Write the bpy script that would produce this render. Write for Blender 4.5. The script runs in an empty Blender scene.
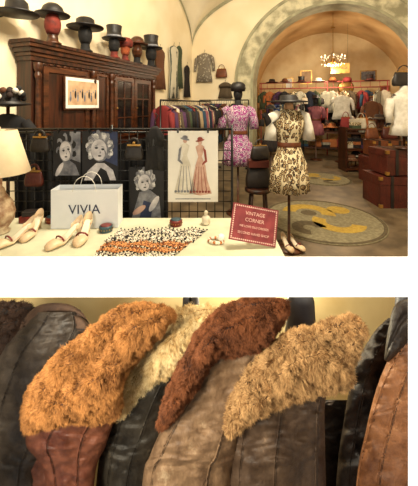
import bpy, math, random, bisect
from math import sin, cos, pi, sqrt
from mathutils import Vector, Matrix, noise
random.seed(7)
sc=bpy.context.scene
TH=math.atan2(106,300); ct,st=cos(TH),sin(TH)
F=300.;CX=209.;CY=105.;CH=1.5
def W(X,Y,z): return Vector((X*ct-Y*st, X*st+Y*ct, z))
def P(px,py,d): return W((px-CX)*d/F, d, CH-(py-CY)*d/F)
def G(px,d,z): return W((px-CX)*d/F,d,z)
def lin(v):
    v/=255.; return v/12.92 if v<.04045 else ((v+.055)/1.055)**2.4
def C(r,g,b): return (lin(r),lin(g),lin(b),1)

# ---------------- materials
def newmat(name):
    m=bpy.data.materials.new(name); m.use_nodes=True
    nt=m.node_tree; b=nt.nodes['Principled BSDF']; return m,nt,b
def coords(nt,scale=(1,1,1),obj=True):
    tc=nt.nodes.new('ShaderNodeTexCoord'); mp=nt.nodes.new('ShaderNodeMapping')
    mp.inputs['Scale'].default_value=scale
    nt.links.new(tc.outputs['Object'],mp.inputs[0]); return mp.outputs[0]
def bump(nt,b,fac,strength=.3,dist=.01):
    bp=nt.nodes.new('ShaderNodeBump'); bp.inputs['Strength'].default_value=strength; bp.inputs['Distance'].default_value=dist
    nt.links.new(fac,bp.inputs['Height']); nt.links.new(bp.outputs[0],b.inputs['Normal'])
def mat(name,c1,c2=None,rough=.7,scale=6,stretch=(1,1,1),metal=0,bmp=0,lo=.35,hi=.65,spec=None,detail=4,emit=None,es=1):
    m,nt,b=newmat(name); b.inputs['Roughness'].default_value=rough; b.inputs['Metallic'].default_value=metal
    if spec is not None: b.inputs['Specular IOR Level'].default_value=spec
    n=nt.nodes.new('ShaderNodeTexNoise'); n.inputs['Scale'].default_value=scale; n.inputs['Detail'].default_value=detail
    nt.links.new(coords(nt,stretch),n.inputs['Vector'])
    r=nt.nodes.new('ShaderNodeValToRGB'); r.color_ramp.elements[0].position=lo; r.color_ramp.elements[1].position=hi
    if c2 is None: c2=tuple(x*.8 for x in c1[:3])+(1,)
    r.color_ramp.elements[0].color=c2; r.color_ramp.elements[1].color=c1
    nt.links.new(n.outputs['Fac'],r.inputs[0]); nt.links.new(r.outputs[0],b.inputs['Base Color'])
    if bmp: bump(nt,b,n.outputs['Fac'],bmp,.02)
    if emit: b.inputs['Emission Color'].default_value=emit; b.inputs['Emission Strength'].default_value=es
    return m
def leather(name,c1,c2,rough=.42,scale=14,c3=None):
    m,nt,b=newmat(name); b.inputs['Specular IOR Level'].default_value=.4
    n=nt.nodes.new('ShaderNodeTexNoise'); n.inputs['Scale'].default_value=scale; n.inputs['Detail'].default_value=12; n.inputs['Roughness'].default_value=.75
    nt.links.new(coords(nt,(1,1,.55)),n.inputs['Vector'])
    r=nt.nodes.new('ShaderNodeValToRGB'); r.color_ramp.elements[0].position=.36; r.color_ramp.elements[1].position=.6
    r.color_ramp.elements[0].color=c1; r.color_ramp.elements[1].color=c2
    if c3: e=r.color_ramp.elements.new(.72); e.color=c3
    nt.links.new(n.outputs['Fac'],r.inputs[0]); nt.links.new(r.outputs[0],b.inputs['Base Color'])
    mr=nt.nodes.new('ShaderNodeMapRange'); mr.inputs['From Min'].default_value=.35; mr.inputs['From Max'].default_value=.65
    mr.inputs['To Min'].default_value=rough-.06; mr.inputs['To Max'].default_value=rough+.2
    nt.links.new(n.outputs['Fac'],mr.inputs['Value']); nt.links.new(mr.outputs[0],b.inputs['Roughness'])
    n2=nt.nodes.new('ShaderNodeTexNoise'); n2.inputs['Scale'].default_value=38; n2.inputs['Detail'].default_value=10; n2.inputs['Roughness'].default_value=.65; n2.inputs['Distortion'].default_value=.6
    nt.links.new(coords(nt,(1,1,.6)),n2.inputs['Vector'])
    bump(nt,b,n2.outputs['Fac'],.65,.007)
    return m
def furmat(name,c1,c2):
    m,nt,b=newmat(name); b.inputs['Roughness'].default_value=.7
    b.inputs['Specular IOR Level'].default_value=.2
    g=nt.nodes.new('ShaderNodeNewGeometry')
    n=nt.nodes.new('ShaderNodeTexNoise'); n.inputs['Scale'].default_value=20; n.inputs['Detail'].default_value=3
    nt.links.new(coords(nt),n.inputs['Vector'])
    a=nt.nodes.new('ShaderNodeMath'); a.operation='MULTIPLY_ADD'; a.inputs[1].default_value=.5
    nt.links.new(g.outputs['Random Per Island'],a.inputs[0])
    nt.links.new(n.outputs['Fac'],a.inputs[2])
    r=nt.nodes.new('ShaderNodeValToRGB'); r.color_ramp.elements[0].position=.38; r.color_ramp.elements[1].position=1.0
    r.color_ramp.elements[0].color=c1; r.color_ramp.elements[1].color=c2
    nt.links.new(a.outputs[0],r.inputs[0]); nt.links.new(r.outputs[0],b.inputs['Base Color'])
    return m
def pattern(name,cols,scale=12,stretch=(1,1,1)):
    m,nt,b=newmat(name); b.inputs['Roughness'].default_value=.8
    v=nt.nodes.new('ShaderNodeTexVoronoi'); v.inputs['Scale'].default_value=scale
    nt.links.new(coords(nt,stretch),v.inputs['Vector'])
    r=nt.nodes.new('ShaderNodeValToRGB'); r.color_ramp.interpolation='CONSTANT'
    e=r.color_ramp.elements
    e[0].position=0; e[0].color=cols[0]; e[1].position=.18; e[1].color=cols[1]
    for i,c in enumerate(cols[2:]):
        x=e.new(.3+.13*i); x.color=c
    nt.links.new(v.outputs['Distance'],r.inputs[0]); nt.links.new(r.outputs[0],b.inputs['Base Color'])
    return m
def stripes(name,c1,c2,scale=20,direction='X'):
    m,nt,b=newmat(name); b.inputs['Roughness'].default_value=.8
    w=nt.nodes.new('ShaderNodeTexWave'); w.bands_direction=direction; w.inputs['Scale'].default_value=scale; w.inputs['Distortion'].default_value=1
    nt.links.new(coords(nt),w.inputs['Vector'])
    r=nt.nodes.new('ShaderNodeValToRGB'); r.color_ramp.elements[0].position=.4; r.color_ramp.elements[1].position=.6
    r.color_ramp.elements[0].color=c1; r.color_ramp.elements[1].color=c2
    nt.links.new(w.outputs['Fac'],r.inputs[0]); nt.links.new(r.outputs[0],b.inputs['Base Color']); return m

M_wall=mat('plaster_cream',C(244,230,200),C(234,217,182),.9,1.6,bmp=.04,detail=2)
M_vault=mat('plaster_white',C(238,228,204),C(220,208,180),.9,1.3,bmp=.06,detail=4)
M_tan=mat('plaster_tan',C(216,180,128),C(198,158,108),.9,1.8,bmp=.06)
M_farw=mat('plaster_far',C(228,208,166),C(206,178,132),.9,1.8)
M_marble=mat('marble_grey_cream',C(208,200,168),C(142,136,108),.6,5,detail=10,lo=.38,hi=.6)
M_marble2=mat('painted_rib',C(172,168,138),C(136,132,106),.7,4,detail=8)
M_floor=mat('floor_stone',C(116,100,78),C(78,66,50),.45,5,detail=6)
M_wood=mat('wood_dark',C(70,34,18),C(26,12,7),.4,4,stretch=(6,6,.6))
M_wood2=mat('wood_edge',C(88,48,26),C(42,21,11),.35,4,stretch=(1,6,6))
M_glass=mat('cabinet_glass',C(40,34,32),C(14,11,10),.12,3)
M_white=mat('white_glow',(1,1,1,1),(1,1,1,1),.6,2,emit=(1,1,1,1),es=.8)  # emission keeps the dividing band pure white; it is no lamp
M_black=mat('black_cloth',C(26,24,26),C(10,9,11),.8,12)
M_blackm=mat('black_metal',C(22,22,24),C(14,14,15),.35,5,metal=.3)
M_gloss=mat('black_felt',C(28,24,26),C(12,10,12),.5,14)
M_red=mat('red_felt',C(130,46,34),C(78,24,18),.8,14)
M_orange=mat('orange_cloth',C(170,86,44),C(120,50,28),.8,14)
M_skin=mat('mannequin_fabric',C(190,150,115),C(160,120,88),.7,8)
M_cloth=mat('tablecloth',C(214,212,186),C(190,188,164),.85,5,bmp=.1)
M_cream=mat('cream_shade',C(236,218,184),C(222,200,162),.8,10,emit=C(238,215,175),es=.15)
M_ceram=mat('ceramic_floral',C(214,196,164),C(140,104,78),.35,22)
M_paper=mat('paper_white',C(238,236,230),C(228,226,220),.8,6)
M_bag=mat('paper_bag_blue',C(226,230,236),C(214,220,228),.7,4)
M_ink=mat('ink_dark',C(28,28,34),C(16,16,20),.7,5)
M_inkb=mat('ink_blue',C(50,62,100),C(30,38,66),.7,9)
M_grey=mat('ink_grey',C(140,142,150),C(84,86,98),.7,18)
M_pale=mat('photo_skin',C(218,216,220),C(170,168,176),.7,16)
M_blond=mat('photo_hair',C(226,226,228),C(84,86,96),.7,40)
M_ink_red=mat('ink_red',C(160,76,62),C(120,50,44),.7,9)
M_ink_tan=mat('ink_tan',C(206,176,142),C(176,142,110),.7,9)
M_pinkw=mat('ink_blush',C(214,180,164),C(186,146,130),.7,14)
M_sign=mat('sign_crimson',C(136,54,60),C(108,36,44),.75,20)
M_signt=mat('sign_lace',C(220,184,174),C(200,158,150),.75,20)
M_shoe=mat('shoe_beige',C(222,200,166),C(190,160,126),.4,10)
M_insole=mat('shoe_insole',C(240,232,214),C(220,204,180),.6,10)
M_tinr=mat('tin_red',C(130,40,32),C(80,22,20),.35,22)
M_tinb=mat('tin_blue',C(60,90,100),C(30,50,66),.35,22)
M_gold=mat('brass',C(190,150,80),C(150,110,55),.3,8,metal=.7)
M_bulb=mat('bulb',C(255,235,190),C(255,235,190),.4,3,emit=(1,.8,.5,1),es=2.5)
M_crys=mat('crystal',C(235,225,205),C(200,190,170),.1,9)
M_lin=mat('lining_white',C(226,222,212),C(196,190,176),.8,12)
M_pink=mat('pink_paint',C(190,96,90),C(160,70,70),.5,9)
M_trunk=leather('trunk_leather',C(70,34,20),C(120,66,38),.4,5)
M_trunk2=leather('oxblood_leather',C(52,18,14),C(88,36,26),.4,5)
M_bagblk=leather('black_leather',C(16,13,13),C(40,34,32),.4,6)
M_yel=mat('rug_yellow',C(176,148,62),C(150,122,48),.95,30)
M_rug=mat('rug_grey',C(134,126,100),C(108,100,78),.95,30)
M_rug2=mat('rug_dark',C(92,80,58),C(74,64,46),.95,30)
M_dress=pattern('dress_print',[C(34,26,24),C(204,184,140),C(118,82,44),C(28,24,22),C(222,208,172)],34,(1,1,.6))
M_purple=pattern('dress_purple',[C(224,208,218),C(104,32,92),C(56,20,66),C(200,180,190),C(130,48,110)],34)
M_leop=pattern('animal_print_black',[C(20,16,16),C(24,20,20),C(226,216,196),C(236,228,210),C(20,16,16)],62)
M_leop2=pattern('animal_print_orange',[C(40,22,14),C(60,32,16),C(196,126,70),C(216,160,100),C(110,56,24)],62)
M_strp=stripes('striped_cloth',C(205,198,178),C(76,82,74),9,'X')
M_beadO=mat('bead_orange',C(196,122,60),C(160,90,40),.3,30)
M_beadK=mat('bead_black',C(24,20,20),C(12,10,10),.25,30)
M_beadW=mat('bead_white',C(232,226,210),C(210,200,180),.3,30)
M_niche=mat('plaster_yellow',C(244,222,166),C(222,192,128),.9,3.5,bmp=.15)
pal=[C(40,60,110),C(130,40,40),C(160,140,110),C(64,76,54),C(24,22,26),C(100,60,36),C(200,190,170),C(74,42,76),C(40,68,90),C(170,100,54),C(46,30,26),C(140,80,90),C(26,34,54),C(32,24,24),C(86,72,54),C(22,20,22)]
GM=[mat('garment_cloth_%d'%i,c,None,.85,14) for i,c in enumerate(pal)]+[M_strp,M_dress]
M_flor=pattern('floral_print',[C(180,60,60),C(210,190,160),C(70,90,60),C(190,170,140)],26)
GM.append(M_flor)

# ---------------- mesh builder
class MB:
    def __init__(s): s.v=[];s.f=[];s.m=[];s.sm=[];s.mats=[];s.M=Matrix.Identity(4)
    def mi(s,m):
        if m not in s.mats: s.mats.append(m)
        return s.mats.index(m)
    def add(s,vs,fs,m,smooth=False):
        o=len(s.v); i=s.mi(m)
        s.v+= [tuple(s.M@Vector(p)) for p in vs]
        for f in fs: s.f.append(tuple(k+o for k in f)); s.m.append(i); s.sm.append(smooth)
    def box(s,c,sz,m,rz=0,rx=0,ry=0):
        x,y,z=[k/2 for k in sz]
        R=Matrix.Rotation(rz,4,'Z')@Matrix.Rotation(ry,4,'Y')@Matrix.Rotation(rx,4,'X')
        vs=[R@Vector((a*x,b*y,d*z))+Vector(c) for a in(-1,1) for b in(-1,1) for d in(-1,1)]
        s.add(vs,[(0,1,3,2),(4,6,7,5),(0,4,5,1),(2,3,7,6),(0,2,6,4),(1,5,7,3)],m)
    def loft(s,rings,m,cap=True,smooth=True,closed=True):
        n=len(rings[0]); vs=[p for r in rings for p in r]; fs=[]
        for i in range(len(rings)-1):
            for j in range(n if closed else n-1):
                k=(j+1)%n; fs.append((i*n+j,i*n+k,(i+1)*n+k,(i+1)*n+j))
        if cap and closed: fs.append(tuple(reversed(range(n)))); fs.append(tuple((len(rings)-1)*n+j for j in range(n)))
        s.add(vs,fs,m,smooth)
    def lathe(s,prof,c,m,n=24,sx=1,sy=1,smooth=True,cap=True):
        s.loft([[ (c[0]+r*sx*cos(2*pi*j/n),c[1]+r*sy*sin(2*pi*j/n),c[2]+z) for j in range(n)] for r,z in prof],m,cap,smooth)
    def sphere(s,c,r,m,n=14,k=8):
        if not isinstance(r,tuple): r=(r,r,r)
        s.loft([[ (c[0]+r[0]*max(.02,sin(pi*i/k))*cos(2*pi*j/n),c[1]+r[1]*max(.02,sin(pi*i/k))*sin(2*pi*j/n),c[2]-r[2]*cos(pi*i/k)) for j in range(n)] for i in range(k+1)],m)
    def tube(s,pts,r,m,n=8):
        pts=[Vector(p) for p in pts]; rings=[]
        for i,p in enumerate(pts):
            t=(pts[min(i+1,len(pts)-1)]-pts[max(i-1,0)]).normalized()
            a=Vector((0,0,1)) if abs(t.z)<.9 else Vector((1,0,0))
            u=t.cross(a).normalized(); w=t.cross(u)
            rr=r[i] if isinstance(r,(list,tuple)) else r
            rings.append([p+u*rr*cos(2*pi*j/n)+w*rr*sin(2*pi*j/n) for j in range(n)])
        s.loft(rings,m)
    def poly(s,pts,y,m):
        s.add([(p[0],y,p[1]) for p in pts],[tuple(range(len(pts)))],m)
    def ell(s,cx,cz,rx,rz,y,m,n=18,a=0):
        s.poly([(cx+rx*cos(t)*cos(a)-rz*sin(t)*sin(a),cz+rx*cos(t)*sin(a)+rz*sin(t)*cos(a)) for t in [2*pi*i/n for i in range(n)]],y,m)
    def text(s,body,size,Mx,m,ex=.0008):
        cu=bpy.data.curves.new('t','FONT'); cu.body=body; cu.size=size; cu.align_x='CENTER'; cu.align_y='CENTER'; cu.extrude=ex
        ob=bpy.data.objects.new('t',cu); sc.collection.objects.link(ob)
        me=bpy.data.meshes.new_from_object(ob.evaluated_get(bpy.context.evaluated_depsgraph_get()))
        s.add([Mx@v.co for v in me.vertices],[tuple(p.vertices) for p in me.polygons],m)
        bpy.data.objects.remove(ob); bpy.data.meshes.remove(me)
    def finish(s,name,loc=(0,0,0),rz=0,bevel=0,scale=1):
        me=bpy.data.meshes.new(name); me.from_pydata(s.v,[],s.f)
        for m in s.mats: me.materials.append(m)
        me.polygons.foreach_set('material_index',s.m); me.polygons.foreach_set('use_smooth',s.sm); me.update()
        ob=bpy.data.objects.new(name,me); sc.collection.objects.link(ob)
        ob.location=loc; ob.rotation_euler=(0,0,rz); ob.scale=(scale,)*3
        if bevel:
            b=ob.modifiers.new('bevel','BEVEL'); b.width=bevel; b.segments=2; b.limit_method='ANGLE'
        return ob
RX90=Matrix.Rotation(pi/2,4,'X')
def cr(pts,n):
    out=[];pts=[tuple(p) for p in pts]; L=len(pts)-1
    for i in range(n):
        t=i/(n-1)*L; k=min(int(t),L-1); f=t-k
        p0=pts[max(k-1,0)];p1=pts[k];p2=pts[k+1];p3=pts[min(k+2,L)]
        out.append(tuple(.5*(2*b+(c-a)*f+(2*a-5*b+4*c-d)*f*f+(-a+3*b-3*c+d)*f**3) for a,b,c,d in zip(p0,p1,p2,p3)))
    return out

# ---------------- room shell
WL=-3.1; UA=7.4; UB=7.85
def slab(name,c,sz,m):
    b=MB(); b.box((0,0,0),sz,m); return b.finish(name,c)
slab('floor',(0,5.2,-.05),(8,13.6,.1),M_floor)
slab('wall_left',(WL-.1,2.95,2.5),(.2,8.9,5),M_wall)
slab('wall_right',(3.2,2.95,2.5),(.2,8.9,5),M_wall)
slab('wall_far',(.35,11.5,2.3),(5.1,.2,4.6),M_farw)
slab('wall_far_left',(-2.1,9.6,2.3),(.2,3.6,4.6),M_tan)
slab('wall_far_right',(2.8,9.6,2.3),(.2,3.6,4.6),M_tan)
b=MB(); N=48
us=[4.4+3*sin(-pi/2+pi*j/N) for j in range(N+1)]; zu=[abs(cos(-pi/2+pi*j/N)) for j in range(N+1)]
vs=[];fs=[]
rows=[(u-6,z) for u,z in zip(us,zu) if u-6>-1.5][:-1]+list(zip(us,zu))
for (u,z2) in rows:
    for i in range(N+1):
        t=-pi/2+pi*i/N; vs.append((3.1*sin(t),u,3.1+1.5*max(cos(t),z2)))
for j in range(len(rows)-1):
    for i in range(N): a=j*(N+1)+i; fs.append((a,a+1,a+N+2,a+N+1))
b.add(vs,fs,M_vault,True); b.finish('ceiling')
b=MB()
rr=[[],[]]
for i in range(41):
    t=pi*i/40; u=4.4-3*cos(t); z=3.1+1.5*sin(t)
    rr[0].append((-3.085,u,z-.1)); rr[1].append((-3.085,u,z+.03))
b.loft(rr,M_marble2,False,False,False); b.finish('trim_2')
b=MB(); rr=[[],[]]
for i in range(61):
    t=pi*i/60; r=-3.08*cos(t); z=3.1+1.5*sin(t)
    rr[0].append((r,UA-.015,z-.09)); rr[1].append((r,UA-.015,z+.03))
b.loft(rr,M_marble2,False,False,False); b.finish('trim_3')
b=MB(); vs=[];fs=[]
for j in range(2):
    for i in range(41):
        t=pi*i/40; vs.append((.35-2.36*cos(t),[UB,11.5][j],1.9+2.15*sin(t)))
for i in range(40): fs.append((i,i+1,i+42,i+41))
b.add(vs,fs,M_tan,True); b.finish('ceiling_far')
b=MB(); AC,AR,SP=.35,1.81,2.0; n=40
arc=[(AC-AR*cos(pi*i/n),SP+AR*sin(pi*i/n)) for i in range(n+1)]
for u in (UA,UB):
    vs=[];fs=[]
    for p in arc: vs+=[(p[0],u,p[1]),(p[0],u,4.9)]
    for i in range(n): fs.append((2*i,2*i+1,2*i+3,2*i+2))
    b.add(vs,fs,M_wall)
    b.add([(-3.1,u,0),(AC-AR,u,0),(AC-AR,u,4.9),(-3.1,u,4.9)],[(0,1,2,3)],M_wall)
    b.add([(AC+AR,u,0),(3.1,u,0),(3.1,u,4.9),(AC+AR,u,4.9)],[(0,1,2,3)],M_wall)
b.finish('wall_arch')
b=MB()
def off(R): return [(AC-R,0)]+[(AC-R*cos(pi*i/n),SP+R*sin(pi*i/n)) for i in range(n+1)]+[(AC+R,0)]
def ringarch(b,R0,R1,f,m):
    b.loft([[(a[0],f,a[1]),(c[0],f,c[1]),(c[0],UB+.02,c[1]),(a[0],UA-.001,a[1])] for a,c in zip(off(R0),off(R1))],m,True,False)
ringarch(b,AR+.4,AR-.01,UA-.05,M_marble); ringarch(b,AR+.45,AR+.38,UA-.075,M_marble2); ringarch(b,AR+.04,AR-.02,UA-.07,M_marble2)
b.finish('trim_1')

# ---------------- cabinet
b=MB(); L=2.63
def fb(x0,x1,y0,y1,z0,z1,m): b.box(((x0+x1)/2,(y0+y1)/2,(z0+z1)/2),(x1-x0,y1-y0,z1-z0),m)
fb(0,L,0,.2,.0,2.08,M_wood)
fb(-.03,L+.03,-.05,.2,0,.1,M_wood2); fb(-.03,L+.03,-.06,.2,.82,.9,M_wood2)
for k,(o_,z0,z1) in enumerate([(.02,1.98,2.03),(.035,2.03,2.07),(.06,2.07,2.12),(.085,2.12,2.16),(.1,2.16,2.2)]):
    fb(-o_,L+o_,-o_,.2,z0,z1,M_wood2 if k%2 else M_wood)
for x in (.06,.93,1.32,2.55):
    b.lathe([(.045,0),(.045,.06),(.03,.08),(.036,.3),(.03,.5),(.026,.85),(.042,.9),(.03,.94),(.05,.98),(.05,1.04)],(x,-.03,.92),M_wood2,12)
def panel(x0,x1,z0,z1,m,fr=.07):
    fb(x0,x1,-.025,0,z0,z0+fr,M_wood2);fb(x0,x1,-.025,0,z1-fr,z1,M_wood2)
    fb(x0,x0+fr,-.0255,0,z0,z1,M_wood2);fb(x1-fr,x1,-.0255,0,z0,z1,M_wood2)
    fb(x0+fr,x1-fr,-.008,0,z0+fr,z1-fr,m)
panel(.14,.86,1.0,1.94,M_wood); panel(1.4,1.92,1.0,1.94,M_glass); panel(1.94,2.46,1.0,1.94,M_glass)
panel(1.0,1.26,1.0,1.94,M_wood,.04)
for x in (1.66,2.2): fb(x-.01,x+.01,-.02,0,1.05,1.9,M_wood2)
for z in (1.3,1.6): fb(1.45,2.42,-.019,0,z-.01,z+.01,M_wood2)
for x in (.1,.75,1.4,2.0): panel(x,x+.55,.15,.78,M_wood)
for x in (.82,1.44,1.98): b.sphere((x,-.04,1.45),.015,M_gold)
for i in range(26): b.sphere((.05+i*.1,-.015,1.955),(.03,.02,.015),M_wood2,8,5)
b.finish('bookcase_cabinet',(-2.875,2.4,0),pi/2,.004)
b=MB(); fw,fh=.62,.42
b.box((0,0,0),(fw,.02,fh),M_wood2); b.box((0,-.008,0),(fw-.04,.012,fh-.04),M_paper)
b.box((0,-.0145,0),(fw-.1,.002,fh-.12),M_ink_tan)
for i in range(12): b.ell(-.22+i*.04,-.06+.02*(i%3),.016,.05,-.017,[M_grey,M_ink_tan,M_ink][i%3]); b.ell(-.22+i*.04,.0+.02*(i%3),.01,.013,-.018,M_grey)
b.finish('framed_picture',(-2.83,3.11,1.65),pi/2)

# ---------------- hats on display heads
def hatshape(b,zt,hat,band=M_red,m=None):
    m=m or M_gloss
    if hat=='top': pr=[(.15,.0),(.155,.012),(.1,.02),(.09,.1),(.1,.17),(.1,.175),(.02,.18)]
    elif hat=='wide': pr=[(.19,.01),(.195,.02),(.13,.03),(.1,.04),(.095,.1),(.07,.12),(.02,.125)]
    elif hat=='bowler': pr=[(.15,.02),(.155,.03),(.1,.02),(.1,.06),(.085,.1),(.05,.13),(.01,.137)]
    else: pr=[(.11,-.03),(.125,.02),(.12,.07),(.08,.11),(.03,.125),(.01,.127)]
    b.lathe(pr,(0,0,zt),m,24,1,1.1)
    b.lathe([(.102,.022),(.103,.024),(.1,.045),(.098,.046)],(0,0,zt),band,24,1,1.1,cap=False)
def head(b,z0,mface,mneck,hat,s=1.,mh=None):
    b.lathe([(.075,0),(.078,.012),(.05,.03),(.045,.08),(.05,.11)],(0,0,z0),mneck,16)
    rings=[]
    for i in range(11):
        t=i/10; z=z0+.09+.23*t
        rr=.085*max(.08,sin(pi*min(1,.16+.84*t)))**.6
        ring=[]
        for j in range(20):
            a=2*pi*j/20; x=rr*.86*cos(a); y=rr*1.1*sin(a)
            nose=math.exp(-((a-1.5*pi)/.22)**2)*.022*math.exp(-((t-.42)/.12)**2)
            eye=-math.exp(-((abs(a-1.5*pi)-.45)/.2)**2)*.007*math.exp(-((t-.52)/.07)**2)
            y-=nose+eye; ring.append((x,y,z))
        rings.append(ring)
    b.loft(rings,mface)
    hatshape(b,z0+.25,hat,M_red if hat!='top' else M_grey,mh)
for u,h,mf,mn,s,mh in [(2.66,'bowler',M_red,M_wood2,1.22,M_gloss),(3.18,'wide',M_black,M_black,1.2,M_gloss),(3.78,'top',M_black,M_red,1.15,M_gloss),(4.06,'cap',M_orange,M_red,1.0,M_red),(4.4,'bowler',M_wood2,M_black,1.2,M_wood2),(4.86,'top',M_black,M_black,1.35,M_gloss)]:
    b=MB(); head(b,0,mf,mn,h,1,mh); b.finish('hat_display_head',(-2.85,u,2.2),pi/2-.7-.3*random.random(),scale=s)
b=MB(); b.lathe([(.2,0),(.21,.012),(.11,.03),(.1,.12),(.07,.15),(.01,.155)],(0,0,0),M_gloss); b.tube([(-.1,0,.02),(-.25,0,.0)],.01,M_blackm)
b.finish('hat_on_wall_hook',(-2.85,2.22,2.42),0)

# ---------------- display grid
b=MB()
d=2.12; x0,x1=(-8-CX)*d/F,(232-CX)*d/F
for i in range(29):
    x=x0+(x1-x0)*i/28; b.tube([(x,0,.02),(x,0,1.33)],.0034,M_blackm,6)
for i in range(18): z=.1+i*.072; b.tube([(x0,0,z),(x1,0,z)],.0034,M_blackm,6)
for x in (x0,(x0+x1)/2,x1): 
    b.tube([(x,0,0),(x,0,1.36)],.009,M_blackm); b.box((x,0,.01),(.04,.3,.02),M_blackm)
b.tube([(x0,0,1.33),(x1,0,1.33)],.008,M_blackm)
b.finish('display_grid',W(0,d,0),TH)
b=MB(); rr=[]
for z in (1.24,1.1,.9,.7,.5):
    rr.append([((14+154*i/90-CX)*2.2/F,.02*sin(i*.5)+.012*sin(i*1.3+z*3),z+.04*sin(i*.09)) for i in range(91)])
b.loft(rr,M_black,False,True,False); b.tube([((12-CX)*2.2/F,0,1.3),((170-CX)*2.2/F,0,1.3)],.008,M_blackm)
b.finish('black_drape',W(0,2.2,0),TH)

def poster(name,px0,px1,py0,py1,d,fn,frame=None):
    w=(px1-px0)*d/F; h=(py1-py0)*d/F; b=MB()
    b.box((0,.004,0),(w,.006,h),frame or M_paper)
    b.M=Matrix.Translation((-w/2,0,-h/2))@Matrix.Diagonal((w,1,h,1))
    fn(b); b.M=Matrix.Identity(4)
    for s in(-1,1): b.box((s*w*.3,-.004,h/2),(.012,.02,.025),M_blackm)
    return b.finish(name,P((px0+px1)/2,(py0+py1)/2,d),TH)
def face(b,cx,cz,sx,sz,a,hair,y0):
    for i in range(18):
        t=-.7+ (pi+1.4)*i/17; b.ell(cx+sx*1.1*cos(t),cz+sz*(.25+.95*sin(t)),sx*(.42+.12*sin(i*2.3)),sz*.34,y0-.0002*i,hair if i%3 else M_grey,12,t)
    b.ell(cx,cz,sx,sz,y0-.004,M_grey,22,a); b.ell(cx-.08*sx,cz+.02*sz,sx*.88,sz*.92,y0-.0045,M_pale,18,a); b.ell(cx+.42*sx,cz-.3*sz,sx*.3,sz*.4,y0-.0047,M_grey,14,.3); b.ell(cx+.28*sx,cz-.3*sz,sx*.3,sz*.4,y0-.0049,M_pale,14,.3)
    for s in(-1,1):
        ex=cx+s*sx*.36; ez=cz+.12*sz+s*.06*sz*(1 if a>0 else -1)
        b.ell(ex,ez+.03*sz,sx*.2,sz*.12,y0-.0052,M_grey,12); b.ell(ex,ez,sx*.16,sz*.06,y0-.0055,M_ink,12); b.ell(ex,ez+.24*sz,sx*.22,sz*.03,y0-.0055,M_grey,10,.2*-s)
    b.ell(cx+.07*sx,cz-.2*sz,sx*.07,sz*.1,y0-.0055,M_grey,10); b.ell(cx,cz-.5*sz,sx*.2,sz*.07,y0-.0055,M_ink,12)
def portrait1(b):
    b.poly([(.02,.015),(.98,.015),(.98,.985),(.02,.985)],-.001,M_ink)
    b.poly([(.55,.4),(.98,.3),(.98,.985),(.6,.985)],-.0012,M_grey)
    b.poly([(.1,.015),(.95,.015),(.8,.26),(.6,.34),(.35,.32)],-.0016,M_grey)
    face(b,.48,.55,.24,.24,.15,M_ink,-.002)
    b.ell(.25,.15,.2,.07,-.008,M_pale,14,.8)
def portrait2(b):
    b.poly([(.015,.015),(.985,.015),(.985,.985),(.015,.985)],-.001,M_ink)
    b.poly([(.35,.5),(.985,.3),(.985,.985),(.3,.985)],-.0012,M_inkb)
    b.poly([(.06,.015),(.95,.015),(.86,.22),(.62,.36),(.4,.36),(.16,.2)],-.0016,M_pale)
    b.poly([(.3,.015),(.78,.015),(.68,.2),(.52,.27)],-.0019,M_ink)
    face(b,.5,.62,.25,.23,-.2,M_blond,-.002)
def pinup(b):
    b.poly([(.02,.02),(.98,.02),(.98,.98),(.02,.98)],-.001,M_ink)
    b.poly([(.08,.02),(.92,.02),(.86,.42),(.6,.56),(.3,.52)],-.0014,M_grey); b.poly([(.3,.02),(.62,.02),(.7,.3),(.42,.36)],-.0017,M_inkb)
    face(b,.46,.7,.2,.17,.2,M_blond,-.002)
    b.ell(.72,.3,.2,.07,-.008,M_pale,a=.8); b.ell(.3,.18,.2,.06,-.008,M_pinkw,a=.4)
def fashion(b):
    def lady(cx,top,s,c1,c2,flip=1):
        b.ell(cx,top,.045*s,.032*s,-.003,M_pinkw); b.ell(cx,top+.03*s,.1*s,.018*s,-.0035,c2,a=.15*flip); b.ell(cx,top+.055*s,.06*s,.03*s,-.0032,c2)
        b.poly([(cx-.02,top-.03*s),(cx+.02,top-.03*s),(cx+.1*s,top-.07*s),(cx+.04*s,top-.23*s),(cx-.04*s,top-.23*s),(cx-.1*s,top-.07*s)],-.002,c1)
        sk=[(cx-.04*s,top-.22*s),(cx+.04*s,top-.22*s),(cx+.12*s,top-.36*s),(cx+.16*s,top-.58*s),(cx+.26*s,top-.8*s),(cx,top-.83*s),(cx-.24*s,top-.8*s),(cx-.15*s,top-.55*s),(cx-.1*s,top-.36*s)]
        b.poly(sk,-.0025,c1)
        b.poly([(cx+.07*s*flip,top-.08*s),(cx+.13*s*flip,top-.12*s),(cx+.16*s*flip,top-.3*s),(cx+.05*s*flip,top-.36*s),(cx+.05*s*flip,top-.33*s),(cx+.11*s*flip,top-.28*s)],-.0035,c2)
        for i in range(4): b.poly([(cx-.08*s+i*.05*s,top-.38*s),(cx-.072*s+i*.05*s,top-.38*s),(cx-.14*s+i*.1*s,top-.78*s),(cx-.16*s+i*.1*s,top-.78*s)],-.0036,c2)
        for i in range(7): b.ell(cx-.2*s+i*.066*s,top-.77*s,.03*s,.02*s,-.0037,c2,8)
    lady(.34,.86,.92,M_lin,M_grey,-1); lady(.64,.84,.9,M_pinkw,M_ink_red)
    b.poly([(.15,.04),(.85,.04),(.85,.05),(.15,.05)],-.0021,M_grey)
poster('portrait_poster',53,81,131,176,2.1,portrait1,M_ink)
poster('portrait_poster',82,118,131,181,2.1,portrait2,M_ink)
poster('pinup_poster',129,164,167,219,2.09,pinup,M_ink)
poster('fashion_illustration',168,218,131,202,2.09,fashion)

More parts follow.
